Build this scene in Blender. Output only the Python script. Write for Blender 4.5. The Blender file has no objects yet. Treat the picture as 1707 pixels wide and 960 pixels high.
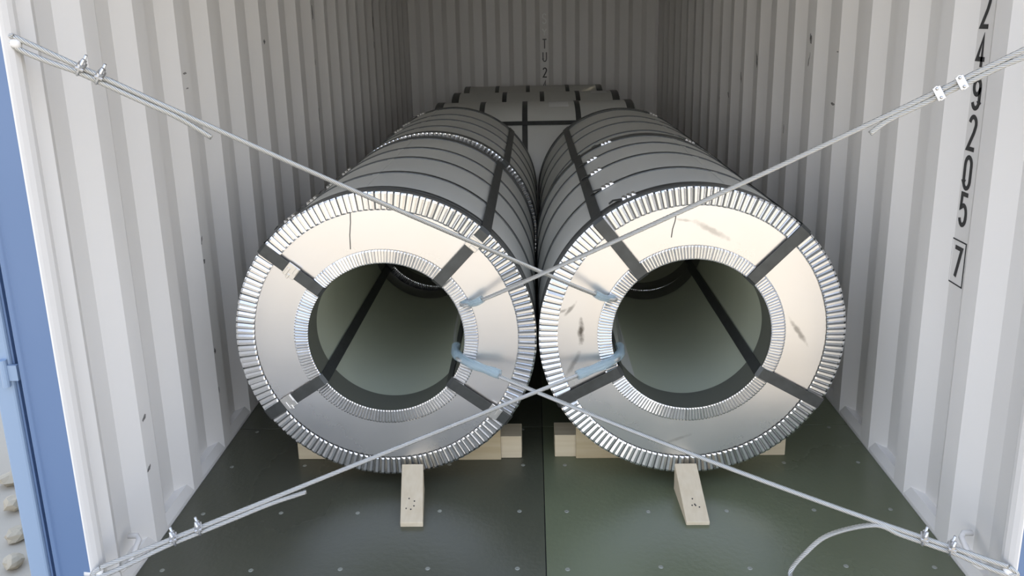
import bpy, bmesh, math, random
from mathutils import Matrix, Vector
random.seed(7)
PI = math.pi
S = bpy.context.scene
COL = S.collection

# ------------------------------------------------------------------ camera
cd = bpy.data.cameras.new('camera'); cam = bpy.data.objects.new('camera', cd); COL.objects.link(cam)
cd.sensor_width = 36.0; cd.lens = 36.0 * 1336.95 / 1707; cd.shift_y = -119.97 / 1707; cd.clip_start = 0.02; cd.clip_end = 400
Fv = Vector((-0.02739077, 0.97115911, -0.23685382)); Rv = Vector((0.99951077, 0.02302884, -0.02116369)); Uv = Vector((0.01509884, 0.23731763, 0.97131476))
m3 = Matrix((Rv, Uv, -Fv)).transposed()
cam.matrix_world = Matrix.Translation((-0.01275, 0.0, 1.52311)) @ m3.to_4x4()
S.camera = cam

# ------------------------------------------------------------------ light
w = bpy.data.worlds.new('sky'); S.world = w; w.use_nodes = True
nt = w.node_tree; nt.nodes.clear()
out = nt.nodes.new('ShaderNodeOutputWorld'); bg = nt.nodes.new('ShaderNodeBackground')
tc = nt.nodes.new('ShaderNodeTexCoord'); sep = nt.nodes.new('ShaderNodeSeparateXYZ'); rp = nt.nodes.new('ShaderNodeValToRGB')
nt.links.new(tc.outputs['Generated'], sep.inputs[0]); nt.links.new(sep.outputs['Z'], rp.inputs[0])
rp.color_ramp.elements[0].position = 0.02; rp.color_ramp.elements[0].color = (1.36, 1.33, 1.27, 1)
em = rp.color_ramp.elements.new(0.35); em.color = (0.70, 0.78, 0.95, 1)
rp.color_ramp.elements[-1].position = 0.85; rp.color_ramp.elements[-1].color = (0.46, 0.58, 0.84, 1)
nt.links.new(rp.outputs[0], bg.inputs['Color']); bg.inputs['Strength'].default_value = 2.3
nt.links.new(bg.outputs[0], out.inputs[0])
sd = bpy.data.lights.new('sun', 'SUN'); sun = bpy.data.objects.new('sun', sd); COL.objects.link(sun)
sd.energy = 6.8; sd.color = (1.0, 0.87, 0.66); sd.angle = math.radians(2.0)
sun.rotation_euler = Vector((0.65, 0.60, 1.0)).to_track_quat('Z', 'Y').to_euler(); sun.location = (3, 6, 9)
vs = S.view_settings; vs.view_transform = 'Standard'; vs.look = 'None'; vs.gamma = 1.0; vs.use_curve_mapping = False
vs.exposure = -0.07

# ------------------------------------------------------------------ materials
def mat(name, col, rough=0.5, metal=0.0, noise=None, bump=None, spec=None, alt=None, rvar=0.0):
    """noise=(scale xyz, strength) mixes col with alt; bump=(scale, strength, detail)"""
    m = bpy.data.materials.new(name); m.use_nodes = True
    n = m.node_tree.nodes; l = m.node_tree.links; b = n['Principled BSDF']
    b.inputs['Base Color'].default_value = (*col, 1); b.inputs['Roughness'].default_value = rough; b.inputs['Metallic'].default_value = metal
    if spec is not None: b.inputs['Specular IOR Level'].default_value = spec
    t = n.new('ShaderNodeTexCoord')
    if noise:
        mp = n.new('ShaderNodeMapping'); mp.inputs['Scale'].default_value = noise[0]; l.new(t.outputs['Object'], mp.inputs[0])
        nz = n.new('ShaderNodeTexNoise'); nz.inputs['Scale'].default_value = 1.0; nz.inputs['Detail'].default_value = 6
        l.new(mp.outputs[0], nz.inputs[0])
        cr = n.new('ShaderNodeValToRGB'); cr.color_ramp.elements[0].position = 0.5 - noise[1]; cr.color_ramp.elements[1].position = 0.5 + noise[1]
        cr.color_ramp.elements[0].color = (*(alt or col), 1); cr.color_ramp.elements[1].color = (*col, 1)
        l.new(nz.outputs['Fac'], cr.inputs[0]); l.new(cr.outputs[0], b.inputs['Base Color'])
        if rvar:
            mr = n.new('ShaderNodeMapRange'); mr.inputs['From Min'].default_value = 0.35; mr.inputs['From Max'].default_value = 0.65
            mr.inputs['To Min'].default_value = rough - rvar; mr.inputs['To Max'].default_value = rough + rvar
            l.new(nz.outputs['Fac'], mr.inputs[0]); l.new(mr.outputs[0], b.inputs['Roughness'])
    if bump:
        nb = n.new('ShaderNodeTexNoise'); nb.inputs['Scale'].default_value = bump[0]; nb.inputs['Detail'].default_value = bump[2]
        l.new(t.outputs['Object'], nb.inputs[0])
        bp = n.new('ShaderNodeBump'); bp.inputs['Strength'].default_value = bump[1]; bp.inputs['Distance'].default_value = 0.02
        l.new(nb.outputs['Fac'], bp.inputs['Height']); l.new(bp.outputs[0], b.inputs['Normal'])
    return m

def smears(m, marks):
    """soft dark smudges of fixed shape on a surface: (x, z, half length, half width, angle deg, strength)"""
    n = m.node_tree.nodes; l = m.node_tree.links; b = n['Principled BSDF']
    t = n.new('ShaderNodeTexCoord'); nz = n.new('ShaderNodeTexNoise'); nz.inputs['Scale'].default_value = 45; nz.inputs['Detail'].default_value = 5
    l.new(t.outputs['Object'], nz.inputs[0]); total = None
    for (x, z, hl, hw, ang, st) in marks:
        sub = n.new('ShaderNodeVectorMath'); sub.operation = 'SUBTRACT'; sub.inputs[1].default_value = (x, 0, z); l.new(t.outputs['Object'], sub.inputs[0])
        ro = n.new('ShaderNodeVectorRotate'); ro.rotation_type = 'Y_AXIS'; ro.inputs['Angle'].default_value = math.radians(ang); l.new(sub.outputs[0], ro.inputs[0])
        ml = n.new('ShaderNodeVectorMath'); ml.operation = 'MULTIPLY'; ml.inputs[1].default_value = (1 / hl, 0, 1 / hw); l.new(ro.outputs[0], ml.inputs[0])
        ln = n.new('ShaderNodeVectorMath'); ln.operation = 'LENGTH'; l.new(ml.outputs[0], ln.inputs[0])
        ad = n.new('ShaderNodeMath'); ad.operation = 'MULTIPLY_ADD'; ad.inputs[1].default_value = 1.6; l.new(nz.outputs['Fac'], ad.inputs[0]); l.new(ln.outputs['Value'], ad.inputs[2])
        mr = n.new('ShaderNodeMapRange'); mr.inputs['From Min'].default_value = 1.9; mr.inputs['From Max'].default_value = 1.1
        mr.inputs['To Min'].default_value = 0; mr.inputs['To Max'].default_value = st; l.new(ad.outputs[0], mr.inputs[0])
        if total is None: total = mr.outputs[0]
        else:
            mx = n.new('ShaderNodeMath'); mx.operation = 'MAXIMUM'; l.new(total, mx.inputs[0]); l.new(mr.outputs[0], mx.inputs[1]); total = mx.outputs[0]
    mix = n.new('ShaderNodeMix'); mix.data_type = 'RGBA'; l.new(total, mix.inputs['Factor'])
    src = b.inputs['Base Color'].links[0].from_socket if b.inputs['Base Color'].links else None
    if src: l.new(src, mix.inputs['A'])
    else: mix.inputs['A'].default_value = b.inputs['Base Color'].default_value
    mix.inputs['B'].default_value = (0.12, 0.11, 0.10, 1); l.new(mix.outputs['Result'], b.inputs['Base Color'])
    return m

M = {}
M['wall'] = mat('light_grey_container_paint', (0.80, 0.785, 0.76), 0.42, 0, ((1.2, 1.2, 0.5), 0.3), None, None, (0.73, 0.71, 0.685), 0.06)
M['ceiling'] = mat('light_grey_ceiling_paint', (0.78, 0.77, 0.74), 0.6)
M['blue'] = mat('blue_gloss_paint', (0.105, 0.175, 0.315), 0.42, 0, ((3, 3, 2), 0.3), None, None, (0.13, 0.20, 0.34))
M['paleblue'] = mat('faded_blue_paint', (0.26, 0.35, 0.48), 0.5)
M['rubber'] = mat('black_rubber', (0.02, 0.022, 0.025), 0.6)
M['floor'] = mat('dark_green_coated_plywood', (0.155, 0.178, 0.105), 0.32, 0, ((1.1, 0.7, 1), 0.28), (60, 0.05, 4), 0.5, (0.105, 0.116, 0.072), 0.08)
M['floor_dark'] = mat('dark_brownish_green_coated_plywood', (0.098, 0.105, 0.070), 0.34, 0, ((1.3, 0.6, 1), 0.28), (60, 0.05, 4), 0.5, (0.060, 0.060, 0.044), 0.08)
M['plate'] = mat('bright_galvanised_sheet', (0.86, 0.85, 0.84), 0.30, 1.0, ((2.2, 2.2, 2.2), 0.3), (2.0, 0.10, 1), None, (0.80, 0.79, 0.79), 0.05)
M['plate_marked'] = smears(mat('scuffed_galvanised_sheet', (0.86, 0.85, 0.84), 0.30, 1.0, ((2.2, 2.2, 2.2), 0.3), (2.3, 0.12, 1), None, (0.80, 0.79, 0.79), 0.05),
    [(-0.35, 0.50, 0.045, 0.011, 90, 0.95), (-0.352, 0.75, 0.03, 0.006, 70, 0.6), (-0.385, 0.575, 0.03, 0.007, 50, 0.6), (-0.41, 0.57, 0.02, 0.006, 20, 0.5),
     (0.05, 0.83, 0.075, 0.010, -28, 0.38), (-0.03, 0.862, 0.03, 0.005, -8, 0.35), (0.34, 0.49, 0.055, 0.009, -56, 0.6), (-0.375, 0.39, 0.055, 0.010, 62, 0.45), (-0.03, 0.43 - 0.31, 0.05, 0.006, 20, 0.25)])
M['crimp'] = mat('crimped_galvanised_edge', (0.84, 0.84, 0.84), 0.24, 1.0)
M['fold_shade'] = mat('fold_shade_grey', (0.36, 0.36, 0.36), 0.4, 0.8)  # grey that paints shade into the folds of the inner edge ring
M['rim'] = mat('dull_steel_rim_and_gap_shade', (0.16, 0.165, 0.16), 0.45, 0.7)
M['wrap'] = mat('grey_galvanised_wrapper', (0.66, 0.66, 0.62), 0.46, 0.2, ((1.5, 2.5, 1.5), 0.3), (3, 0.06, 2), None, (0.57, 0.57, 0.53), 0.06)
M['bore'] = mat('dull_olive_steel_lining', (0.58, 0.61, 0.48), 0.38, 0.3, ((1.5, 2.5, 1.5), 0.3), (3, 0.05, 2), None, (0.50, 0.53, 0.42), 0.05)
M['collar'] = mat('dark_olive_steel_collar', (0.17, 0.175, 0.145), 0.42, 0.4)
M['strap'] = mat('dark_steel_strap', (0.085, 0.09, 0.088), 0.40, 0.5, ((30, 30, 30), 0.2), None, None, (0.065, 0.068, 0.066))
M['seal'] = mat('zinc_strap_seal', (0.78, 0.76, 0.72), 0.3, 0.9)
M['wood'] = mat('pale_pine', (0.64, 0.56, 0.41), 0.65, 0, ((2.5, 60, 60), 0.28), None, 0.3, (0.54, 0.45, 0.30))
M['woody'] = mat('pale_pine_lengthways', (0.66, 0.58, 0.44), 0.65, 0, ((50, 3, 50), 0.28), None, 0.3, (0.56, 0.47, 0.33))
M['woodtan'] = mat('tan_timber', (0.52, 0.44, 0.29), 0.7, 0, ((3, 40, 40), 0.28), None, 0.3, (0.40, 0.31, 0.18))
M['rope'] = mat('galvanised_wire', (0.50, 0.50, 0.48), 0.36, 0.75)
M['clip'] = mat('zinc_plated_clip', (0.62, 0.62, 0.62), 0.32, 0.85)
M['ink'] = mat('black_marking_paint', (0.035, 0.035, 0.035), 0.5)
M['paleink'] = mat('worn_white_marking_paint', (0.97, 0.97, 0.95), 0.6)
M['greyink'] = mat('faded_grey_marking_paint', (0.16, 0.16, 0.155), 0.6)
M['scuff'] = mat('dark_scuff', (0.10, 0.095, 0.09), 0.7, 0, ((60, 60, 60), 0.15), None, None, (0.32, 0.31, 0.30))
M['screw'] = mat('worn_screw_head', (0.30, 0.31, 0.27), 0.5, 0.4)
M['label'] = mat('white_paper_label', (0.72, 0.72, 0.70), 0.7)
M['ground'] = mat('pale_sandy_concrete', (0.50, 0.45, 0.365), 0.9, 0, ((0.8, 0.8, 0.8), 0.25), (8, 0.2, 6), 0.2, (0.42, 0.375, 0.30))
M['stone'] = mat('beige_stone', (0.46, 0.41, 0.31), 0.85, 0, ((8, 8, 8), 0.25), (14, 0.6, 5), 0.2, (0.42, 0.36, 0.27))
M['oldboard'] = mat('weathered_board', (0.42, 0.35, 0.30), 0.8, 0, ((30, 2, 30), 0.3), None, 0.2, (0.30, 0.25, 0.21))
h = bpy.data.materials.new('pale_blue_clear_hose'); h.use_nodes = True
b = h.node_tree.nodes['Principled BSDF']; b.inputs['Base Color'].default_value = (0.50, 0.64, 0.70, 1); b.inputs['Roughness'].default_value = 0.22
b.inputs['Transmission Weight'].default_value = 0.35; b.inputs['IOR'].default_value = 1.3; b.inputs['Alpha'].default_value = 0.48
M['hose'] = h

# ------------------------------------------------------------------ helpers
def obj(name, verts, faces, m, parent=None, smooth=False, loc=(0, 0, 0)):
    me = bpy.data.meshes.new(name); me.from_pydata([tuple(v) for v in verts], [], [tuple(f) for f in faces]); me.update()
    bm = bmesh.new(); bm.from_mesh(me); bmesh.ops.recalc_face_normals(bm, faces=bm.faces); bm.to_mesh(me); bm.free()
    me.materials.append(M[m] if isinstance(m, str) else m)
    if smooth: me.polygons.foreach_set('use_smooth', [True] * len(me.polygons))
    o = bpy.data.objects.new(name, me); COL.objects.link(o); o.location = loc
    if parent: o.parent = parent
    return o

class G:
    def __init__(s): s.v = []; s.f = []
    def add(s, v, f):
        k = len(s.v); s.v += [tuple(p) for p in v]; s.f += [tuple(i + k for i in q) for q in f]
    def box(s, x0, x1, y0, y1, z0, z1, mx=None):
        v = [Vector((x, y, z)) for x in (x0, x1) for y in (y0, y1) for z in (z0, z1)]
        if mx: v = [mx @ p for p in v]
        s.add(v, [(0, 1, 3, 2), (4, 6, 7, 5), (0, 4, 5, 1), (2, 3, 7, 6), (0, 2, 6, 4), (1, 5, 7, 3)])
    def prism(s, poly, a0, a1, axis='y'):
        """poly in the plane across axis, extruded from a0 to a1"""
        def P(u, w_, a): return (u, a, w_) if axis == 'y' else ((a, u, w_) if axis == 'x' else (u, w_, a))
        n = len(poly); v = [P(u, w_, a0) for u, w_ in poly] + [P(u, w_, a1) for u, w_ in poly]
        s.add(v, [tuple(range(n))[::-1], tuple(range(n, 2 * n))] + [(i, (i + 1) % n, n + (i + 1) % n, n + i) for i in range(n)])
    def tube(s, pts, r, k=8, closed=False, cap=True, sx=1.0):
        pts = [Vector(p) for p in pts]; n = len(pts); rings = []
        up = None
        for i, p in enumerate(pts):
            a = pts[(i - 1) % n] if (closed or i > 0) else p; c = pts[(i + 1) % n] if (closed or i < n - 1) else p
            t = (c - a).normalized()
            if up is None: up = t.orthogonal().normalized()
            up = (up - t * up.dot(t)).normalized(); sd_ = t.cross(up)
            rr = r[i] if isinstance(r, (list, tuple)) else r
            rings.append([p + (up * math.cos(2 * PI * j / k) * sx + sd_ * math.sin(2 * PI * j / k)) * rr for j in range(k)])
        v = [q for ring in rings for q in ring]; f = []
        for i in range(n if closed else n - 1):
            i2 = (i + 1) % n
            for j in range(k): f.append((i * k + j, i * k + (j + 1) % k, i2 * k + (j + 1) % k, i2 * k + j))
        if cap and not closed: f += [tuple(range(k))[::-1], tuple(range((n - 1) * k, n * k))]
        s.add(v, f)
    def build(s, name, m, parent=None, smooth=False, loc=(0, 0, 0)): return obj(name, s.v, s.f, m, parent, smooth, loc)

def thing(name, label, cat, loc=(0, 0, 0), rotz=0.0, group=None):
    o = bpy.data.objects.new(name, None); COL.objects.link(o); o.location = loc; o.rotation_euler = (0, 0, rotz)
    o.empty_display_size = 0.1
    tag(o, label, cat, group); return o
def tag(o, label, cat, group=None):
    o['label'] = label; o['category'] = cat
    if group: o['group'] = group
    return o
def struct(o): o['kind'] = 'structure'; return o
def bevel(o, wd, seg=2):
    md = o.modifiers.new('bevel', 'BEVEL'); md.width = wd; md.segments = seg; md.limit_method = 'ANGLE'; md.angle_limit = math.radians(40); return o

# ------------------------------------------------------------------ container shell
W = 1.170; DEP = 0.035; Y0 = 1.77; YB = 7.80; ZT = 2.39; PR = 2.342; PL = 2.103; PIT = 0.278
def wall_profile(start, y_from, y_to):
    """inner flat begins at start+k*PIT; returns (y, depth) points"""
    pts = []
    k0 = math.floor((y_from - start) / PIT) - 1
    for k in range(k0, k0 + 40):
        a = start + k * PIT
        pts += [(a, 0.0), (a + 0.070, 0.0), (a + 0.138, DEP), (a + 0.210, DEP)]
    return [(y, d) for y, d in pts if y_from < y < y_to]
def side_wall(name, sgn, start):
    pr = wall_profile(start, Y0 + 0.10, YB - 0.02)
    # rounded post lip that meets the first corrugation
    ya = Y0 - (0.018 if sgn > 0 else 0.0)
    lip = [(ya, 0.0), (ya + 0.008, -0.004), (ya + 0.022, -0.009), (ya + 0.038, -0.011), (ya + 0.052, -0.009), (ya + 0.064, -0.002), (ya + 0.076, 0.008), (ya + 0.088, 0.015)]
    pts = lip + pr + [(YB, pr[-1][1])]
    g = G(); n = len(pts); th = 0.004
    ins = [(sgn * (W + d), y) for y, d in pts]; outp = [(sgn * (W + d + th), y) for y, d in pts]
    v = []
    for z in (0.0, ZT):
        v += [(x, y, z) for x, y in ins]; v += [(x, y, z) for x, y in outp]
    f = []
    for i in range(n - 1):
        f.append((i, i + 1, 2 * n + i + 1, 2 * n + i)); f.append((n + i, n + i + 1, 3 * n + i + 1, 3 * n + i))
    f += [(0, n, 3 * n, 2 * n), (n - 1, 2 * n - 1, 4 * n - 1, 3 * n - 1)]
    for i in range(n - 1): f += [(i, i + 1, n + i + 1, n + i), (2 * n + i, 2 * n + i + 1, 3 * n + i + 1, 3 * n + i)]
    g.add(v, f)
    return struct(bevel(g.build(name, 'wall'), 0.006, 2))
wall_left = side_wall('wall_left', -1, PL)
wall_right = side_wall('wall_right', 1, PR)

# back wall: vertical corrugation, slope centres every 0.125 m
g = G(); xs = []; x = 0.043 - 0.125 * 12; lvl = 1
while x < 1.4:
    xs += [(x - 0.022, lvl), (x + 0.022, 1 - lvl)]; lvl = 1 - lvl; x += 0.1253
xs = [(a, c) for a, c in xs if -W - 0.03 < a < W + 0.03]
xs = [(-W - 0.03, xs[0][1])] + xs + [(W + 0.03, xs[-1][1])]
n = len(xs); v = []
for z in (0.0, ZT):
    v += [(a, YB - 0.03 * (1 - c), z) for a, c in xs]; v += [(a, YB - 0.03 * (1 - c) + 0.004, z) for a, c in xs]
f = []
for i in range(n - 1):
    f += [(i, i + 1, 2 * n + i + 1, 2 * n + i), (n + i, n + i + 1, 3 * n + i + 1, 3 * n + i), (i, i + 1, n + i + 1, n + i), (2 * n + i, 2 * n + i + 1, 3 * n + i + 1, 3 * n + i)]
g.add(v, f); wall_back = struct(bevel(g.build('wall_back', 'wall'), 0.005, 2))
DEEP_AT_TEXT = [c for a, c in xs if a < 0.1][-1]
TEXT_Y = YB - 0.03 * (1 - DEEP_AT_TEXT) - 0.001

g = G(); g.box(-1.24, 1.24, Y0, YB + 0.03, ZT, ZT + 0.03); struct(g.build('ceiling', 'ceiling'))

# floor: bearers, plywood sheets with open joints, screw heads
g = G(); g.box(-1.215, 1.215, Y0, YB + 0.01, -0.15, -0.006); floor = struct(g.build('floor', 'rubber'))
ys = [Y0 + 0.005, 2.811, 5.25, YB - 0.012]
for i in range(3):
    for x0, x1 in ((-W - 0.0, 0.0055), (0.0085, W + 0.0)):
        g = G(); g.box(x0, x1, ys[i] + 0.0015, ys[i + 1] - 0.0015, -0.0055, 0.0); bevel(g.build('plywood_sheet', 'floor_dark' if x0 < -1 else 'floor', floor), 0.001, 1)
sc = None
def screw(x, y):
    global sc
    if sc is None:
        g = G(); k = 12
        v = [(0, 0, 0.0006)] + [(0.0060 * math.cos(2 * PI * j / k), 0.0060 * math.sin(2 * PI * j / k), 0.0014) for j in range(k)] + [(0.0075 * math.cos(2 * PI * j / k), 0.0075 * math.sin(2 * PI * j / k), 0.0) for j in range(k)]
        g.add(v, [(0, 1 + j, 1 + (j + 1) % k) for j in range(k)] + [(1 + j, 13 + j, 13 + (j + 1) % k, 1 + (j + 1) % k) for j in range(k)])
        sc = g.build('floor_screw', 'screw', floor); o = sc
    else:
        o = sc.copy(); COL.objects.link(o)
    o.location = (x, y, 0.0002); o.rotation_euler = (0, 0, x * 9)
for yy in (1.990, 2.264, 2.541, 2.79):
    for xx in (-1.10, -0.846, -0.586, -0.326, -0.068, 0.075, 0.335, 0.59, 0.855, 1.10): screw(xx + random.uniform(-.008, .008), yy + random.uniform(-.006, .006))
for yy in (3.1, 3.4, 3.7):
    for xx in (-1.1, 1.1, -0.07, 0.07): screw(xx, yy)

# bottom rails, sill, header, corner posts
for sgn, nm in ((-1, 'baseboard_left'), (1, 'baseboard_right')):
    g = G(); g.prism([(sgn * (W + 0.001), -0.15), (sgn * (W + 0.001), 0.012), (sgn * (W + 0.012), 0.045), (sgn * (W + 0.045), 0.050), (sgn * (W + 0.045), -0.15)], Y0 + 0.08, YB)
    struct(g.build(nm, 'wall'))
g = G(); g.box(-1.262, 1.262, Y0 - 0.05, Y0 - 0.001, -0.15, -0.008); struct(bevel(g.build('trim_3', 'blue'), 0.004))
g = G(); g.box(-1.262, 1.262, Y0 - 0.05, Y0 + 0.06, 2.30, 2.46); struct(bevel(g.build('trim_4', 'blue'), 0.006))
posts = {}
for sgn, nm in ((-1, 'trim_1'), (1, 'trim_2')):
    # J shaped post: flat front flange with rolled outer edge, then a recessed hinge channel
    poly = [(1.172, 0.0), (1.172, 0.030), (1.215, 0.032), (1.215, 0.09), (1.30, 0.09), (1.30, 0.055), (1.268, 0.050), (1.264, 0.0), (1.259, -0.006), (1.250, -0.006), (1.245, 0.0)]
    g = G(); g.prism([(sgn * a, Y0 - (0.018 if sgn > 0 else 0.0) + c) for a, c in poly], -0.15, 2.46, 'z')
    posts[sgn] = struct(bevel(g.build(nm, 'blue'), 0.002))
def lash_bar(p0, p1, r, parent):
    g = G(); a = Vector(p0); c = Vector(p1); d = (c - a)
    inn = Vector((-math.copysign(0.022, p0[0]), 0, 0))
    g.tube([a - inn * 0.6, a + inn * 0.5, a + inn + d * 0.12, c + inn - d * 0.12, c + inn * 0.5, c - inn * 0.6], r, 8)
    return g.build('lashing_ring', 'wall', parent, True)
def stub(x, y, z, parent):
    g = G(); sg_ = math.copysign(1, x); g.tube([(x + sg_ * 0.02, y, z), (x - sg_ * 0.018, y, z - 0.003), (x - sg_ * 0.024, y, z - 0.004)], [0.012, 0.011, 0.007], 12)
    g.build('lashing_stub', 'wall', parent, True)
for x_, y_, z_, pa in ((-W, 1.794, 1.499, wall_left), (W, 1.797, 1.477, wall_right), (-W, 1.780, 0.156, wall_left), (W, 1.764, 0.164, wall_right)): stub(x_, y_, z_, pa)
lash_bar((-W - 0.002, 1.895, 0.075), (-W - 0.002, 1.985, 0.115), 0.008, wall_left)
lash_bar((W + 0.002, 1.885, 0.080), (W + 0.002, 1.975, 0.120), 0.008, wall_right)

# opened door leaves folded back along the outside
for sgn, nm in ((-1, 'door_1'), (1, 'door_2')):
    g = G(); g.box(min(sgn * 1.292, sgn * 1.342), max(sgn * 1.292, sgn * 1.342), Y0 + 0.012, 2.95, 0.02, 2.30)
    d = struct(bevel(g.build(nm, 'paleblue'), 0.006))
    g = G(); g.box(min(sgn * 1.286, sgn * 1.2915), max(sgn * 1.286, sgn * 1.2915), Y0 + 0.02, Y0 + 0.05, 0.03, 2.28); g.build('door_gasket', 'blue', d)
    for hz in (0.715, 1.45, 2.15):
        g = G(); g.tube([(sgn * 1.306, Y0 + 0.006, hz - 0.035), (sgn * 1.306, Y0 + 0.006, hz + 0.035)], 0.009, 12)
        g.box(min(sgn * 1.275, sgn * 1.31), max(sgn * 1.275, sgn * 1.31), Y0 + 0.006, Y0 + 0.016, hz - 0.02, hz + 0.02)
        g.build('door_hinge', 'paleblue', d)

# ------------------------------------------------------------------ painted characters (stroke lettering)
def arc(cx, cy, rx, ry, a0, a1, n=10): return [(cx + rx * math.cos(math.radians(a0 + (a1 - a0) * i / n)), cy + ry * math.sin(math.radians(a0 + (a1 - a0) * i / n))) for i in range(n + 1)]
GL = {
 '2': [arc(.5, .78, .42, .22, 170, -20) + [(.72, .5), (.08, .0), (1, .0)]],
 '4': [[(.62, 0), (.62, 1), (.0, .26), (1, .26)]],
 '9': [arc(.5, .74, .42, .26, 0, 360, 16), [(.92, .74), (.92, .24)] + arc(.5, .24, .42, .24, 0, -170, 8)],
 '0': [[(.08, .25)] + arc(.5, .25, .42, .25, 180, 360, 8) + arc(.5, .75, .42, .25, 0, 180, 8) + [(.08, .25)]],
 '5': [[(.95, 1), (.16, 1), (.12, .55)] + arc(.5, .34, .42, .30, 125, -20, 8) + arc(.5, .28, .42, .28, -10, -165, 8)],
 '7': [[(.02, 1), (.95, 1), (.35, 0)]],
 'S': [arc(.5, .76, .42, .24, 20, 250, 8) + arc(.5, .25, .42, .25, 80, -160, 10)],
 'Y': [[(0, 1), (.5, .5), (1, 1)], [(.5, .5), (.5, 0)]],
 'T': [[(0, 1), (1, 1)], [(.5, 1), (.5, 0)]],
 'U': [[(.06, 1), (.06, .3)] + arc(.5, .3, .44, .3, 180, 360, 8) + [(.94, 1)]],
}
def glyph(name, ch, w_, h_, st, place, m, parent, box=False):
    """place(u, v) -> world point; u across, v up, both in metres from the lower left corner"""
    g = G()
    strokes = [[(u * (w_ - st) + st / 2, v * (h_ - st) + st / 2) for u, v in s_] for s_ in GL[ch]]
    if box:
        e = 0.4 * st; a, c = -0.13 * w_ - e, -0.16 * h_
        strokes_b = [[(a, c), (w_ - a, c), (w_ - a, h_ - c), (a, h_ - c), (a, c)]]
    else: strokes_b = []
    for lst, wd in ((strokes, st), (strokes_b, st * 0.32)):
        for s_ in lst:
            n_ = len(s_); L = []; R_ = []
            closed = (Vector(s_[0]) - Vector(s_[-1])).length < 1e-5
            for i, p in enumerate(s_):
                p = Vector(p)
                a = Vector(s_[i - 1]) if i > 0 else (Vector(s_[-2]) if closed else None)
                c = Vector(s_[i + 1]) if i < n_ - 1 else (Vector(s_[1]) if closed else None)
                d1 = (p - a).normalized() if a is not None else (c - p).normalized()
                d2 = (c - p).normalized() if c is not None else d1
                n1 = Vector((-d1.y, d1.x)); n2 = Vector((-d2.y, d2.x)); mm = (n1 + n2)
                mm = mm.normalized() if mm.length > 1e-4 else n1
                k = min(1.9, 1.0 / max(0.3, mm.dot(n1)))
                if a is None: p = p - d2 * 0.0
                L.append(p + mm * wd / 2 * k); R_.append(p - mm * wd / 2 * k)
            v = [place(q.x, q.y) for q in L] + [place(q.x, q.y) for q in R_]
            g.add(v, [(i, i + 1, n_ + i + 1, n_ + i) for i in range(n_ - 1)])
    o = g.build(name, m, parent)
    md = o.modifiers.new('thick', 'SOLIDIFY'); md.thickness = 0.0006; md.offset = 0
    return o
XD = W + DEP - 0.0012; YC = 2.342 - 0.100
DIG = [('2', 1.474, 1.576, 0), ('4', 1.367, 1.460, 0), ('9', 1.255, 1.346, 0), ('2', 1.142, 1.244, 0), ('0', 1.030, 1.131, 0), ('5', 0.924, 1.025, 0), ('7', 0.769, 0.867, 1)]
for ch, z0, z1, bx in DIG:
    wd = 0.050
    o = glyph('painted_digit', ch, wd, z1 - z0, 0.0125, lambda u, v, z0=z0: (XD, YC + wd / 2 - u, z0 + v), 'ink', wall_right, bx)
    o['label'] = 'black digit ' + ch + (' inside a thin box' if bx else '')
for ch, z0, z1, m in (('S', 1.483, 1.582, 'paleink'), ('Y', 1.373, 1.445, 'paleink'), ('T', 1.252, 1.348, 'greyink'), ('U', 1.132, 1.228, 'greyink'), ('2', 0.985, 1.081, 'ink'), ('4', 0.865, 0.962, 'ink')):
    o = glyph('painted_digit' if ch in '24' else 'painted_letter', ch, 0.048, z1 - z0, 0.011, lambda u, v, z0=z0: (0.088 + u, TEXT_Y, z0 + v), m, wall_back)
    o['label'] = ('worn white letter ' if m == 'paleink' else 'faded grey letter ' if m == 'greyink' else 'black digit ') + ch

MARKS_R = [(4.315,1.30,.014,.045,.25),(4.62,1.18,.010,.032,.3),(4.90,1.06,.014,.018,.5),(5.02,1.01,.004,.035,0),(3.503,1.42,.014,.032,.2),(3.508,1.335,.006,.03,-.3),(3.203,1.177,.022,.006,0),(3.19,1.379,.012,.003,0),(3.84,1.00,.004,.022,0)]
MARKS_L = [(5.95,1.53,.016,.085,0),(5.95,1.37,.010,.03,0),(4.355,1.59,.010,.05,0),(4.32,1.33,.006,.02,0),(4.31,1.055,.006,.045,0),(2.686,1.375,.014,.004,0),(2.692,1.325,.012,.003,0),(3.53,1.455,.012,.012,0),(2.646,.805,.006,.016,.3),(2.654,.727,.008,.010,0),(2.639,.389,.008,.012,0),(2.62,.24,.004,.016,0),(2.129,.41,.012,.010,.8),(2.115,.25,.010,.010,.8)]
# dents and scuffs on the walls: small raised irregular flecks of scraped paint
def fleck(parent, sgn, y, z, hw, hh, lean=0.0, lvl=0.0):
    k = 14; pts = []
    for j in range(k):
        a = 2 * PI * j / k; r = random.uniform(0.55, 1.1)
        pts.append((y + hw * r * math.cos(a) + lean * hh * math.sin(a), z + hh * r * math.sin(a)))
    x = sgn * (W + lvl - 0.0009); v = [(x, a, c) for a, c in pts]
    g = G(); g.add(v + [(x + sgn * 0.0006, a, c) for a, c in pts], [tuple(range(k)), tuple(range(k, 2 * k))] + [(i, (i + 1) % k, k + (i + 1) % k, k + i) for i in range(k)])
    return g.build('scuff_mark', 'scuff', parent)
def flat_at(start, k, kind):      # centre of the k-th inner or outer flat
    return start + k * PIT + (0.035 if kind == 0 else 0.174)
def near_flat(start, y):          # the inner flat nearest to y
    return start + round((y - start - 0.035) / PIT) * PIT + 0.035
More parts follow.
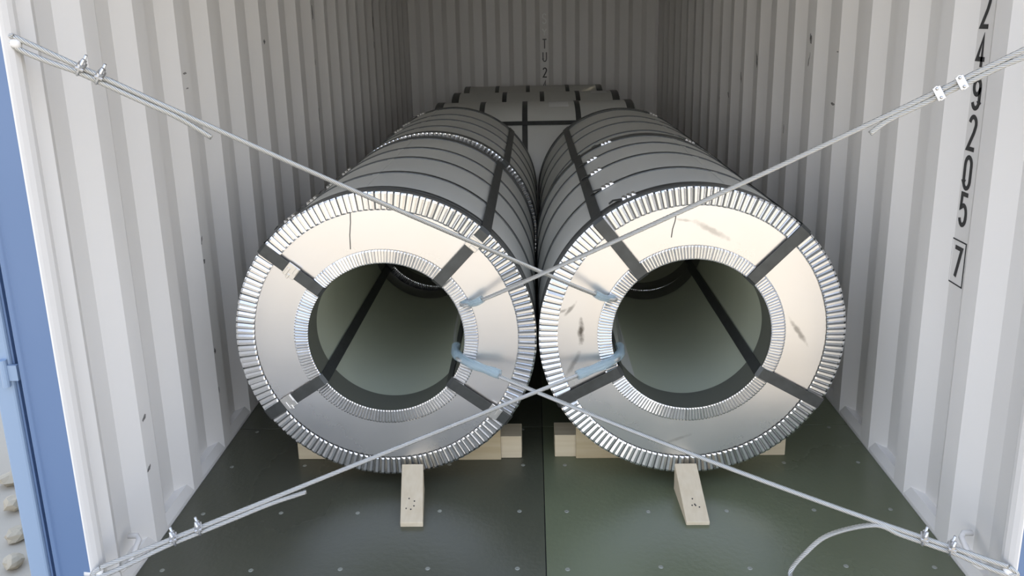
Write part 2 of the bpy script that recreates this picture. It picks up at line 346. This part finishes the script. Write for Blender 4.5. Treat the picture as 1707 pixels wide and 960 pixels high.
for sgn, par, st0, marks in ((1, wall_right, PR, MARKS_R), (-1, wall_left, PL, MARKS_L)):
    for y, z, hw, hh, ln in marks:
        fy = near_flat(st0, y); fleck(par, sgn, min(max(y, fy - 0.035 + hw), fy + 0.035 - hw), z, hw, hh, ln)

# ------------------------------------------------------------------ coils
RH = 0.254
def annulus(g, r0, r1, y, R, n=128):
    v = []
    for j in range(n):
        a = 2 * PI * j / n
        v += [(r0 * math.cos(a), y, R + r0 * math.sin(a)), (r1 * math.cos(a), y, R + r1 * math.sin(a))]
    g.add(v, [(2 * j, 2 * j + 1, 2 * ((j + 1) % n) + 1, 2 * ((j + 1) % n)) for j in range(n)])
def cyl(g, r, y0, y1, R, n=128):
    v = []
    for j in range(n):
        a = 2 * PI * j / n
        v += [(r * math.cos(a), y0, R + r * math.sin(a)), (r * math.cos(a), y1, R + r * math.sin(a))]
    g.add(v, [(2 * j, 2 * j + 1, 2 * ((j + 1) % n) + 1, 2 * ((j + 1) % n)) for j in range(n)])
def crimps(g, r0, r1, y, dirn, R, n, amp, jag=0.0):
    """pleated annulus: each pleat a tilted leaf with a steep drop to the next; dirn -1 faces -y"""
    da = 2 * PI / n; v = []; f = []
    for i in range(n):
        jt = random.uniform(-.06, .06) * da; am = amp * random.uniform(0.8, 1.15)
        rj = random.uniform(-1, 1) * jag
        prof = [(0.0, 0.0), (0.03, 0.30), (0.40, 1.0), (0.78, 1.0), (0.82, 0.0)]
        for (t, hgt) in prof:
            a = i * da + t * da + jt
            for r, hh, ex in ((r0 + rj * .5, 0.0 if t in (0.0, 0.82) else 0.6, 0), (r0 + 0.08 * (r1 - r0), 0.95, 0), (r1 - 0.10 * (r1 - r0), 1.0, 0), (r1 - (0.0 if 0.02 < t < 0.80 else 0.004 if n < 170 else 0) + rj, 0.55, 0)):
                v.append((r * math.cos(a), y + dirn * (am * hgt * hh + 0.0012), R + r * math.sin(a)))
    m_ = n * 5
    for i in range(m_):
        j = (i + 1) % m_
        for q in range(3): f.append((i * 4 + q, i * 4 + q + 1, j * 4 + q + 1, j * 4 + q))
    g.add(v, f); g.gap = [k // 3 % 5 == 4 for k in range(len(f))]
def loop_strap(ang, R, L, wd, parent, seal_r=None, rr=None):
    """one flat strap that runs radially over both faces, along the body and through the bore"""
    ro = R + 0.0065; ri = RH - 0.006; y0 = -0.0115; y1 = L + 0.0115; c = 0.010
    loop = [(ri, y0 + c), (ri + c, y0), (ro - c, y0), (ro, y0 + c), (ro, y0 + 0.12), (ro, (y0 + y1) / 2), (ro, y1 - c), (ro - c, y1), (ri + c, y1), (ri, y1 - c), (ri, (y0 + y1) / 2)]
    th = 0.0016; inner = []
    cx = (ro + ri) / 2; cy = L / 2
    for r, y in loop: inner.append((r - math.copysign(th, r - cx), y - (math.copysign(th, y - cy) if abs(y - cy) > L / 2 else 0)))
    e = Vector((math.cos(ang), 0, math.sin(ang))); t = Vector((-math.sin(ang), 0, math.cos(ang))); o_ = Vector((0, 0, R))
    v = []
    for lst in (loop, inner):
        for sg in (-1, 1):
            for r, y in lst: v.append(o_ + e * r + Vector((0, y, 0)) + t * sg * wd / 2)
    n = len(loop); f = []
    for i in range(n):
        j = (i + 1) % n
        f += [(i, j, n + j, n + i), (2 * n + i, 2 * n + j, 3 * n + j, 3 * n + i), (i, j, 2 * n + j, 2 * n + i), (n + i, n + j, 3 * n + j, 3 * n + i)]
    s_ = obj('steel_strap', v, f, 'strap', parent)
    if seal_r:
        mx = Matrix.Translation(o_ + e * seal_r + Vector((0, y0, 0))) @ Matrix(((e.x, 0, t.x, 0), (0, 1, 0, 0), (e.z, 0, t.z, 0), (0, 0, 0, 1)))
        g = G(); hw = wd / 2 + 0.003
        g.box(-0.021, 0.021, -0.0035, 0.0018, -hw, hw, mx)
        g.box(-0.019, -0.007, -0.006, -0.0035, -hw, hw * 0.2, mx); g.box(0.006, 0.016, -0.006, -0.0035, -hw * 0.3, hw, mx)
        g.box(-0.004, 0.004, -0.007, -0.0030, hw * 0.55, hw * 1.25, mx)
        bevel(g.build('strap_seal', 'seal', s_), 0.001, 1)
    return s_
def hoop(y, R, wd, parent, seals=(), n=128, dr=0.0022):
    g = G(); r = R + dr
    v = []
    for j in range(n):
        a = 2 * PI * j / n
        for rr, yy in ((R - .001, y - wd / 2), (r, y - wd / 2 + .001), (r, y + wd / 2 - .001), (R - .001, y + wd / 2)): v.append((rr * math.cos(a), yy, R + rr * math.sin(a)))
    f = []
    for j in range(n):
        k = (j + 1) % n
        for q in range(3): f.append((j * 4 + q, j * 4 + q + 1, k * 4 + q + 1, k * 4 + q))
    g.add(v, f); h_ = g.build('hoop_strap', 'strap', parent, False)
    for ang in seals:
        a = math.radians(ang); e = Vector((math.cos(a), 0, math.sin(a))); t = Vector((-math.sin(a), 0, math.cos(a)))
        mx = Matrix.Translation(Vector((0, y, R)) + e * r) @ Matrix(((t.x, 0, e.x, 0), (0, 1, 0, 0), (t.z, 0, e.z, 0), (0, 0, 0, 1)))
        g = G(); hw = wd / 2 + 0.003
        # crimped clip: three folded humps and a lifted strap end
        for k in range(3):
            x0 = -0.024 + 0.016 * k
            g.add([mx @ Vector(p) for p in ((x0, -hw, -.001), (x0 + .015, -hw, -.001), (x0 + .015, hw, -.001), (x0, hw, -.001), (x0 + .003, -hw, .006), (x0 + .012, -hw * .8, .0085), (x0 + .012, hw * .8, .0075), (x0 + .003, hw, .006))],
                  [(0, 1, 2, 3), (4, 5, 6, 7), (0, 1, 5, 4), (1, 2, 6, 5), (2, 3, 7, 6), (3, 0, 4, 7)])
        g.build('strap_seal', 'seal', h_)
        g = G(); g.add([mx @ Vector(p) for p in ((.024, -wd / 2, .001), (.024, wd / 2, .001), (.05, wd / 2, .008), (.05, -wd / 2, .009), (.066, wd / 2, .004), (.066, -wd / 2, .005))], [(0, 1, 2, 3), (3, 2, 4, 5)])
        tl = g.build('strap_tail', 'strap', h_); md = tl.modifiers.new('t', 'SOLIDIFY'); md.thickness = .0012
    return h_
def coil(label, loc, R, L, straps, hoops, group, rotz=0.0, plate='plate', wd=0.037, hwd=0.026, big=True, seam=None):
    t = thing('steel_coil', label, 'coil', loc, rotz, group)
    g = G(); cyl(g, R - 0.001, 0.004, L - 0.004, R); g.build('outer_wrapper', 'wrap', t, True)
    # overlap seam of the wrapper sheet
    a0 = math.radians(seam or 80); g = G()
    v = []
    for k in range(9):
        a = a0 + k * 0.006; rr = R + 0.0005
        v += [(rr * math.cos(a), 0.05, R + rr * math.sin(a)), (rr * math.cos(a), L - 0.05, R + rr * math.sin(a))]
    g.add(v, [(2 * k, 2 * k + 2, 2 * k + 3, 2 * k + 1) for k in range(8)]); sm = g.build('wrapper_overlap', 'wrap', t); md = sm.modifiers.new('t', 'SOLIDIFY'); md.thickness = .0015
    g = G(); cyl(g, RH + 0.001, 0.10, L - 0.1, R)
    g.build('bore_lining', 'bore', t, True)
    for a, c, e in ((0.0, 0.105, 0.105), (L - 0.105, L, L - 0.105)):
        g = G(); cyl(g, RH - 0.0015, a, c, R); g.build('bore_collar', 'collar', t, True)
    for y, dn in ((0.0, -1), (L, 1)):
        g = G(); annulus(g, RH + 0.02, R - 0.02, y, R); g.build('end_plate', plate, t)
        g = G(); crimps(g, R - 0.058, R + 0.001, y, dn, R, 150 if big else 90, 0.0065, 0.0008)
        ro = g.build('outer_edge_ring', 'crimp', t); ro.data.materials.append(M['rim'])
        for p_, q_ in zip(ro.data.polygons, g.gap): p_.material_index = 1 if q_ else 0  # gap faces take the dark rim colour, painting in shade between the tabs
        g = G(); crimps(g, RH - 0.001, RH + 0.044, y, dn, R, 180 if big else 100, 0.0042)
        ri_ = g.build('inner_edge_ring', 'crimp', t); ri_.data.materials.append(M['fold_shade'])
        for p_, q_ in zip(ri_.data.polygons, g.gap): p_.material_index = 1 if q_ else 0
        g = G(); yy = sorted((y - dn * 0.046, y + dn * 0.0015)); v = []
        for j in range(128):
            a = 2 * PI * j / 128
            for rr, q in ((R, yy[0]), (R + .0022, yy[0] + .001), (R + .003, yy[1] - .004), (R + .001, yy[1])): v.append((rr * math.cos(a), q, R + rr * math.sin(a)))
        g.add(v, [(j * 4 + q, j * 4 + q + 1, ((j + 1) % 128) * 4 + q + 1, ((j + 1) % 128) * 4 + q) for j in range(128) for q in range(3)])
        g.build('rim_band', 'rim', t, True)
    for st in straps: loop_strap(math.radians(st[0]), R, L, wd, t, st[1] if len(st) > 1 else None)
    for hp in hoops: hoop(hp[0], R, hwd, t, hp[1] if len(hp) > 1 else ())
    return t

R1 = 0.484; ZB = 0.052
GA = 'steel coils laid lengthways in two rows'
c_l = coil('large galvanised steel coil at the front left, clean shiny end plate', (-0.4955, 2.410, ZB), R1, 1.20,
     [(140.5, .369), (47.0, .432), (-147.0, .395), (-37.0, .428)], [(0.062, (127,)), (0.325, (127,)), (0.63, (128,)), (0.87, (127,)), (1.145,)], GA, seam=96)
c_r = coil('large galvanised steel coil at the front right, its end plate scuffed with dark marks', (0.4825, 2.408, ZB), R1, 1.15,
     [(128.0,), (45.6,), (-152.0,), (-29.5,)], [(0.055, (114,)), (0.325, (119.5,)), (0.64, (121.5,)), (0.90, (121,)), (1.105, (111,))], GA, plate='plate_marked', seam=74)
R2 = 0.488
coil('galvanised steel coil behind the front left coil, part of its crimped rim showing', (-0.482, 3.66, ZB + 0.006), R2 - 0.002, 1.10,
     [(141,), (45.0,), (-147,), (-37,)], [(0.04,), (0.24,), (0.50, (118,)), (0.73, (117,)), (1.04, (112,))], GA, seam=100)
coil('galvanised steel coil behind the scuffed front right coil', (0.499, 3.600, ZB - 0.002), R2 - 0.007, 1.12,
     [(131.0,), (45,), (-150,), (-30,)], [(0.03, (66,)), (0.14,), (0.47,), (0.71,), (1.03, (68,))], GA, seam=70)
# coils lying crosswise at the back
GB = 'steel coils laid crosswise at the back'
def cross(label, yc, R, x0, x1, bands, sa, ang=()):
    return coil(label, (x0, yc, 0.0), R, x1 - x0, [(a,) for a in ang], [(bx - x0,) for bx in bands], GB, -PI / 2, wd=0.034, hwd=0.034, big=False, seam=sa)
x1c = cross('crosswise coil right behind the two rows, a dark strap running across its front', 5.31, 0.500, -0.635, 0.635, (-0.612, -0.335, -0.061, 0.276, 0.612), 130, (52, 150, -52, -150))
x2c = cross('middle one of the three crosswise coils at the back', 6.315, 0.488, -0.620, 0.645, (-0.589, -0.225, 0.062, 0.335, 0.612), 150, (135, -45, -135, 20))
x3c = cross('farthest crosswise coil, close to the back wall of the container', 7.286, 0.474, -0.610, 0.600, (-0.585, -0.322, -0.050, 0.298, 0.570), 150, (135, -45, -135, 20))
def sheet_label(t, R, along, ang, ln, arcw):
    g = G(); v = []
    for k in range(7):
        a = math.radians(ang) + arcw * (k / 6 - .5); rr = R + 0.0016
        v += [(rr * math.cos(a), along, R + rr * math.sin(a)), (rr * math.cos(a), along + ln, R + rr * math.sin(a))]
    g.add(v, [(2 * k, 2 * k + 2, 2 * k + 3, 2 * k + 1) for k in range(6)])
    o = g.build('paper_label', 'label', t); md = o.modifiers.new('t', 'SOLIDIFY'); md.thickness = .0008; o['label'] = 'blank white paper label'
sheet_label(x1c, 0.500, 0.635 + 0.095, 80, 0.125, 0.22)
sheet_label(x2c, 0.488, 0.620 + 0.44, 84, 0.12, 0.2)

g = G(); v = []
for k in range(9):
    a = math.radians(186 + 44 * k / 8); v += [(0.2525 * math.cos(a), 0.108, R1 + 0.2525 * math.sin(a)), (0.2525 * math.cos(a), 1.0, R1 + 0.2525 * math.sin(a))]
g.add(v, [(2 * k, 2 * k + 2, 2 * k + 3, 2 * k + 1) for k in range(8)]); g.build('lining_overlap', 'wrap', c_r, True)
# cut lines on the end plates
def cut_line(t, pts):
    g = G(); g.tube(pts, 0.0014, 6); g.build('sheet_seam', 'strap', t)
cut_line(c_l, [(-0.087, -0.0012, 0.916), (-0.089, -0.0012, 0.870), (-0.094, -0.0012, 0.83), (-0.095, -0.0012, 0.784)])
cut_line(c_r, [(-0.058, -0.0012, 0.882), (-0.061, -0.0012, 0.86), (-0.068, -0.0012, 0.835), (-0.071, -0.0012, 0.808)])

# ------------------------------------------------------------------ timber
def cradle(label, x0, x1, xc, yf, chocks):
    t = thing('timber_cradle', label, 'timber', ((x0 + x1) / 2, yf, 0), 0, 'pine cradles under the front coils')
    ox = (x0 + x1) / 2; zc = ZB + R1; rr = R1 + 0.006
    top = 0.085
    hx = math.sqrt(rr ** 2 - (zc - top) ** 2)
    poly = [(x0 - ox, 0.0), (x1 - ox, 0.0), (x1 - ox, top)]
    for k in range(25):
        a = hx - 2 * hx * k / 24; poly.append((xc + a - ox, zc - math.sqrt(rr ** 2 - a ** 2)))
    poly.append((x0 - ox, top))
    g = G(); g.prism(poly, 0.0, 0.095); bevel(g.build('beam', 'wood', t), 0.002, 1)
    for side, xe in chocks:
        ht = 0.128; hx2 = math.sqrt(rr ** 2 - (zc - ht) ** 2); pts = []
        xi = xc + side * 0.20
        a0 = 0.20; pts = [(xi - ox, 0.0 + 0.0), (xe - ox, 0.0), (xe - ox, ht)]
        if abs(xe - xc) > hx2: pts.append((xc + side * hx2 - ox, ht))
        a1 = min(hx2, abs(xe - xc))
        for k in range(9):
            a = a1 - (a1 - a0) * k / 8; pts.append((xc + side * a - ox, zc - math.sqrt(rr ** 2 - a ** 2)))
        g = G(); g.prism(pts, -0.012, -0.0008); bevel(g.build('chock_block', 'woodtan', t), 0.0015, 1)
    return t
cradle('pine cradle beam crossing under the front left coil', -0.875, -0.069, -0.4955, 2.586, [(1, -0.143)])
cradle('pine cradle beam crossing under the scuffed front right coil', 0.049, 0.867, 0.4825, 2.592, [(-1, 0.124)])
def wedge(label, xf, xn, yf, yn, wd, hf, hn):
    """long wedge lying on the floor, thick end against the coil"""
    xc = (xf + xn) / 2; yc = yn
    v = []
    for s_ in (-1, 1):
        v += [(xn + s_ * wd / 2 - xc, yn - yc, 0), (xn + s_ * wd / 2 - xc, yn - yc, hn), (xf + s_ * wd / 2 - xc, yf - yc, hf), (xf + s_ * wd / 2 - xc, yf - yc, 0)]
    g = G(); g.add(v, [(0, 1, 2, 3), (7, 6, 5, 4), (0, 4, 5, 1), (1, 5, 6, 2), (2, 6, 7, 3), (3, 7, 4, 0)])
    t = thing('timber_wedge', label, 'wedge', (xc, yc, 0), 0, 'pine wedges in front of the coils')
    o = bevel(g.build('wedge_block', 'woody', t), 0.002, 2)
    g = G(); sl = (hf - hn) / (yf - yn)
    for k in range(5):
        px = random.uniform(-.018, .018); py = 0.035 + random.uniform(0, .045)
        xx = (xn - xc) + (xf - xn) * py / (yf - yn) + px; zz = hn + sl * py + 0.0004
        g.tube([(xx, py, zz - .002), (xx, py, zz + .0006)], 0.0024, 8)
    g.build('nail_heads', 'rubber', t)['kind'] = 'stuff'
wedge('straight pine wedge on the floor against the front left coil', -0.429, -0.407, 2.388, 2.185, 0.071, 0.097, 0.016)
wedge('pine wedge angled to the right against the front right coil', 0.474, 0.478, 2.386, 2.187, 0.072, 0.094, 0.012)

# ------------------------------------------------------------------ wire ropes
def resample(pts, step):
    pts = [Vector(p) for p in pts]
    # catmull-rom
    P = [pts[0] * 2 - pts[1]] + pts + [pts[-1] * 2 - pts[-2]]; o_ = []
    for i in range(1, len(P) - 2):
        a, b_, c, d = P[i - 1:i + 3]; n = max(2, int((c - b_).length / step))
        for k in range(n):
            t = k / n
            o_.append(0.5 * ((2 * b_) + (c - a) * t + (2 * a - 5 * b_ + 4 * c - d) * t * t + (3 * b_ - a - 3 * c + d) * t ** 3))
    o_.append(pts[-1]); return o_
def strand_rope(g, pts, r=0.0066, pitch=0.062, n=6, step=0.0055):
    C_ = resample(pts, step); up = None; s_ = 0.0; fr = []
    for i, p in enumerate(C_):
        a = C_[max(0, i - 1)]; c = C_[min(len(C_) - 1, i + 1)]; t = (c - a).normalized()
        if i: s_ += (p - C_[i - 1]).length
        if up is None: up = t.orthogonal().normalized()
        up = (up - t * up.dot(t)).normalized(); fr.append((p, up, t.cross(up), s_))
    for k in range(n):
        path = [p + (u * math.cos(2 * PI * (s / pitch + k / n)) + w_ * math.sin(2 * PI * (s / pitch + k / n))) * r * 0.66 for p, u, w_, s in fr]
        g.tube(path, r * 0.36, 6)
def clip(parent, p, t, side, sc_=1.0):
    """bolt clip: saddle, U-bolt with two threaded legs, two nuts. side = direction the legs point"""
    p = Vector(p); t = Vector(t).normalized(); s_ = Vector(side); s_ = (s_ - t * s_.dot(t)).normalized(); u = t.cross(s_)
    mx = Matrix.Translation(p) @ Matrix(((t.x, u.x, s_.x, 0), (t.y, u.y, s_.y, 0), (t.z, u.z, s_.z, 0), (0, 0, 0, 1))) @ Matrix.Scale(sc_, 4)
    g = G(); g.box(-0.009, 0.009, -0.016, 0.016, 0.006, 0.013, mx); g.box(-0.006, 0.006, -0.006, 0.006, 0.002, 0.0062, mx)
    c = bevel(g.build('rope_clip', 'clip', parent), 0.0012 * sc_, 1)
    g = G(); pts = [mx @ Vector(q) for q in ((0, -0.0105, 0.034), (0, -0.0105, -0.002), (0, -0.008, -0.009), (0, 0, -0.0125), (0, 0.008, -0.009), (0, 0.0105, -0.002), (0, 0.0105, 0.034))]
    g.tube(pts, 0.0034 * sc_, 8); g.build('u_bolt', 'clip', c, True)
    for sy in (-0.0105, 0.0105):
        g = G(); g.tube([mx @ Vector((0, sy, 0.013)), mx @ Vector((0, sy, 0.020))], 0.0066 * sc_, 6); g.build('nut', 'clip', c)
def lerp(a, b_, t): return Vector(a) * (1 - t) + Vector(b_) * t
def hose(parent, pts, r, sx=1.0):
    g = G(); P = resample(pts, 0.01)
    g.tube(P, [r * (1 + 0.08 * math.sin(i * 0.9)) for i in range(len(P))], 12, cap=False, sx=sx)
    o = g.build('hose_sleeve', 'hose', parent, True); o['label'] = 'pale blue clear hose sleeve'
    md = o.modifiers.new('t', 'SOLIDIFY'); md.thickness = 0.0016

# each rope: upper anchor -> over the bore edge of the opposite coil -> through the bore -> lower anchor
def wire_rope(label, UA, LA, UB, LB, in_dir, upper_tail, lower_tail, sag=(0, 0)):
    t = thing('wire_rope', label, 'rope', LA, 0, 'steel wire lashing ropes')
    O = Vector(LA)
    L_ = lambda p: Vector(p) - O
    UA, LA, UB, LB = Vector(UA), Vector(LA), Vector(UB), Vector(LB)
    ins = Vector((in_dir, 0, 0))
    ub2 = UB + Vector((in_dir * 0.028, 0.045, -0.006)); lb2 = LB + Vector((in_dir * 0.028, 0.045, 0.006))
    deep_u = ub2 + Vector((in_dir * 0.012, 0.28, -0.03)); deep_l = lb2 + Vector((in_dir * 0.012, 0.28, 0.03))
    mid = (deep_u + deep_l) / 2 + Vector((-in_dir * 0.03, 0.07, 0))
    g = G(); sg = lambda A, B, k, q: lerp(A, B, k) - Vector((0, 0, 4 * k * (1 - k) * sag[q]))
    strand_rope(g, [L_(p) for p in (UA, sg(UA, UB, .25, 0), sg(UA, UB, .5, 0), sg(UA, UB, .75, 0), sg(UA, UB, .97, 0), ub2, deep_u, mid, deep_l, lb2, sg(LA, LB, .97, 1), sg(LA, LB, .75, 1), sg(LA, LB, .5, 1), sg(LA, LB, .25, 1), LA)])
    g.build('rope_strands', 'rope', t, True)
    # doubled-back tails with a small eye round the anchor
    for q, A, B, (ln, dv, endp, clips, side) in ((0, UA, UB, upper_tail), (1, LA, LB, lower_tail)):
        d = (B - A).normalized(); dv = Vector(dv)
        pts = [A, A - d * 0.02 + dv * 0.5, A + d * 0.01 + dv * 1.1]
        fl = (B - A).length
        for k in (0.12, 0.3, 0.45, 0.7, 0.9): pts.append(sg(A, B, (ln * k + 0.02) / fl, q) + dv * (1.05 - 0.45 * k if k < .3 else 0.66))
        pts += [L for L in endp] if endp else []
        g = G(); strand_rope(g, [L_(p) for p in pts]); g.build('rope_tail', 'rope', t, True)
        for c in clips:
            clip(t, L_(sg(A, B, c / fl, q) + dv * 0.33), d, side, 1.05)
    hose(t, [L_(lerp(UB, UA, .036)) , L_(lerp(UB, UA, .012)), L_(ub2), L_(ub2 + Vector((in_dir * .004, .05, -.006)))], 0.0115, 1.0)
    hose(t, [L_(lerp(LB, LA, .085)), L_(lerp(LB, LA, .012)), L_(lb2), L_(lb2 + Vector((in_dir * .004, .05, .006)))], 0.0125, 1.25)
    return t

ROPES = True
if ROPES:
    wire_rope('steel wire rope from both left corners through the right coil bore',
        (-1.158, 1.792, 1.512), (-1.150, 1.778, 0.168), (0.222, 2.386, 0.664), (0.232, 2.386, 0.460), 1,
        (0.38, (0.0, 0.0, -0.022), [Vector((-0.805, 1.950, 1.258))], (0.138, 0.180), (0.25, -0.35, 1)),
        (0.47, (0.0, -0.004, -0.020), [Vector((-0.665, 1.994, 0.247))], (0.185, 0.250), (-0.35, -0.2, 1)), (0.010, 0.0))
    wire_rope('steel wire rope from both right corners through the left coil bore',
        (1.158, 1.795, 1.490), (1.155, 1.762, 0.175), (-0.226, 2.386, 0.652), (-0.246, 2.386, 0.466), -1,
        (0.42, (0.0, 0.0, -0.020), [Vector((0.800, 1.945, 1.240))], (0.235, 0.285), (0.0, -1, 0.35)),
        (0.33, (0.0, -0.004, -0.018), [Vector((0.780, 1.945, 0.136)), Vector((0.720, 1.948, 0.075)), Vector((0.684, 1.945, 0.022)), Vector((0.68, 1.90, 0.010))], (0.13, 0.195), (0.3, -0.2, 1)), (0.012, 0.022))

# ------------------------------------------------------------------ outside
g = G(); g.box(-60, 60, -80, 60, -0.25, -0.15); o = struct(g.build('floor_outside', 'ground'))
def stone(x, y, r, sd_):
    rnd = random.Random(sd_); bm = bmesh.new(); bmesh.ops.create_icosphere(bm, subdivisions=2, radius=r)
    for v in bm.verts:
        k = rnd.uniform(0.8, 1.15); v.co = Vector((v.co.x * k * 1.2, v.co.y * k, v.co.z * k * 0.7))
    mz = min(v.co.z for v in bm.verts)
    for v in bm.verts: v.co.z -= mz
    me = bpy.data.meshes.new('stone'); bm.to_mesh(me); bm.free(); me.materials.append(M['stone'])
    o = bpy.data.objects.new('stone', me); COL.objects.link(o); o.location = (x, y, -0.151); o.rotation_euler = (0, 0, rnd.uniform(0, 6))
    return tag(o, 'beige stone', 'stone', 'stones outside by the blue door')
for i, (x, y, r, lb) in enumerate(((-1.700, 2.20, .030, 'beige stone nearest the camera on the ground by the blue door'), (-1.775, 2.34, .034, 'second beige stone on the ground outside by the blue door'),
        (-1.895, 2.51, .036, 'third beige stone back on the ground outside by the blue door'), (-2.01, 2.68, .040, 'farthest beige stone on the ground outside by the blue door'), )):
    stone(x, y, r, i)['label'] = lb
g = G(); g.box(-0.07, 0.07, -0.42, 0.42, 0, 0.03)
o = bevel(g.build('wooden_board', 'oldboard', loc=(-2.04, 2.34, -0.15)), 0.003); o.rotation_euler = (0, 0, math.radians(34))
tag(o, 'weathered brown board lying on the ground beside the beige stones', 'board')
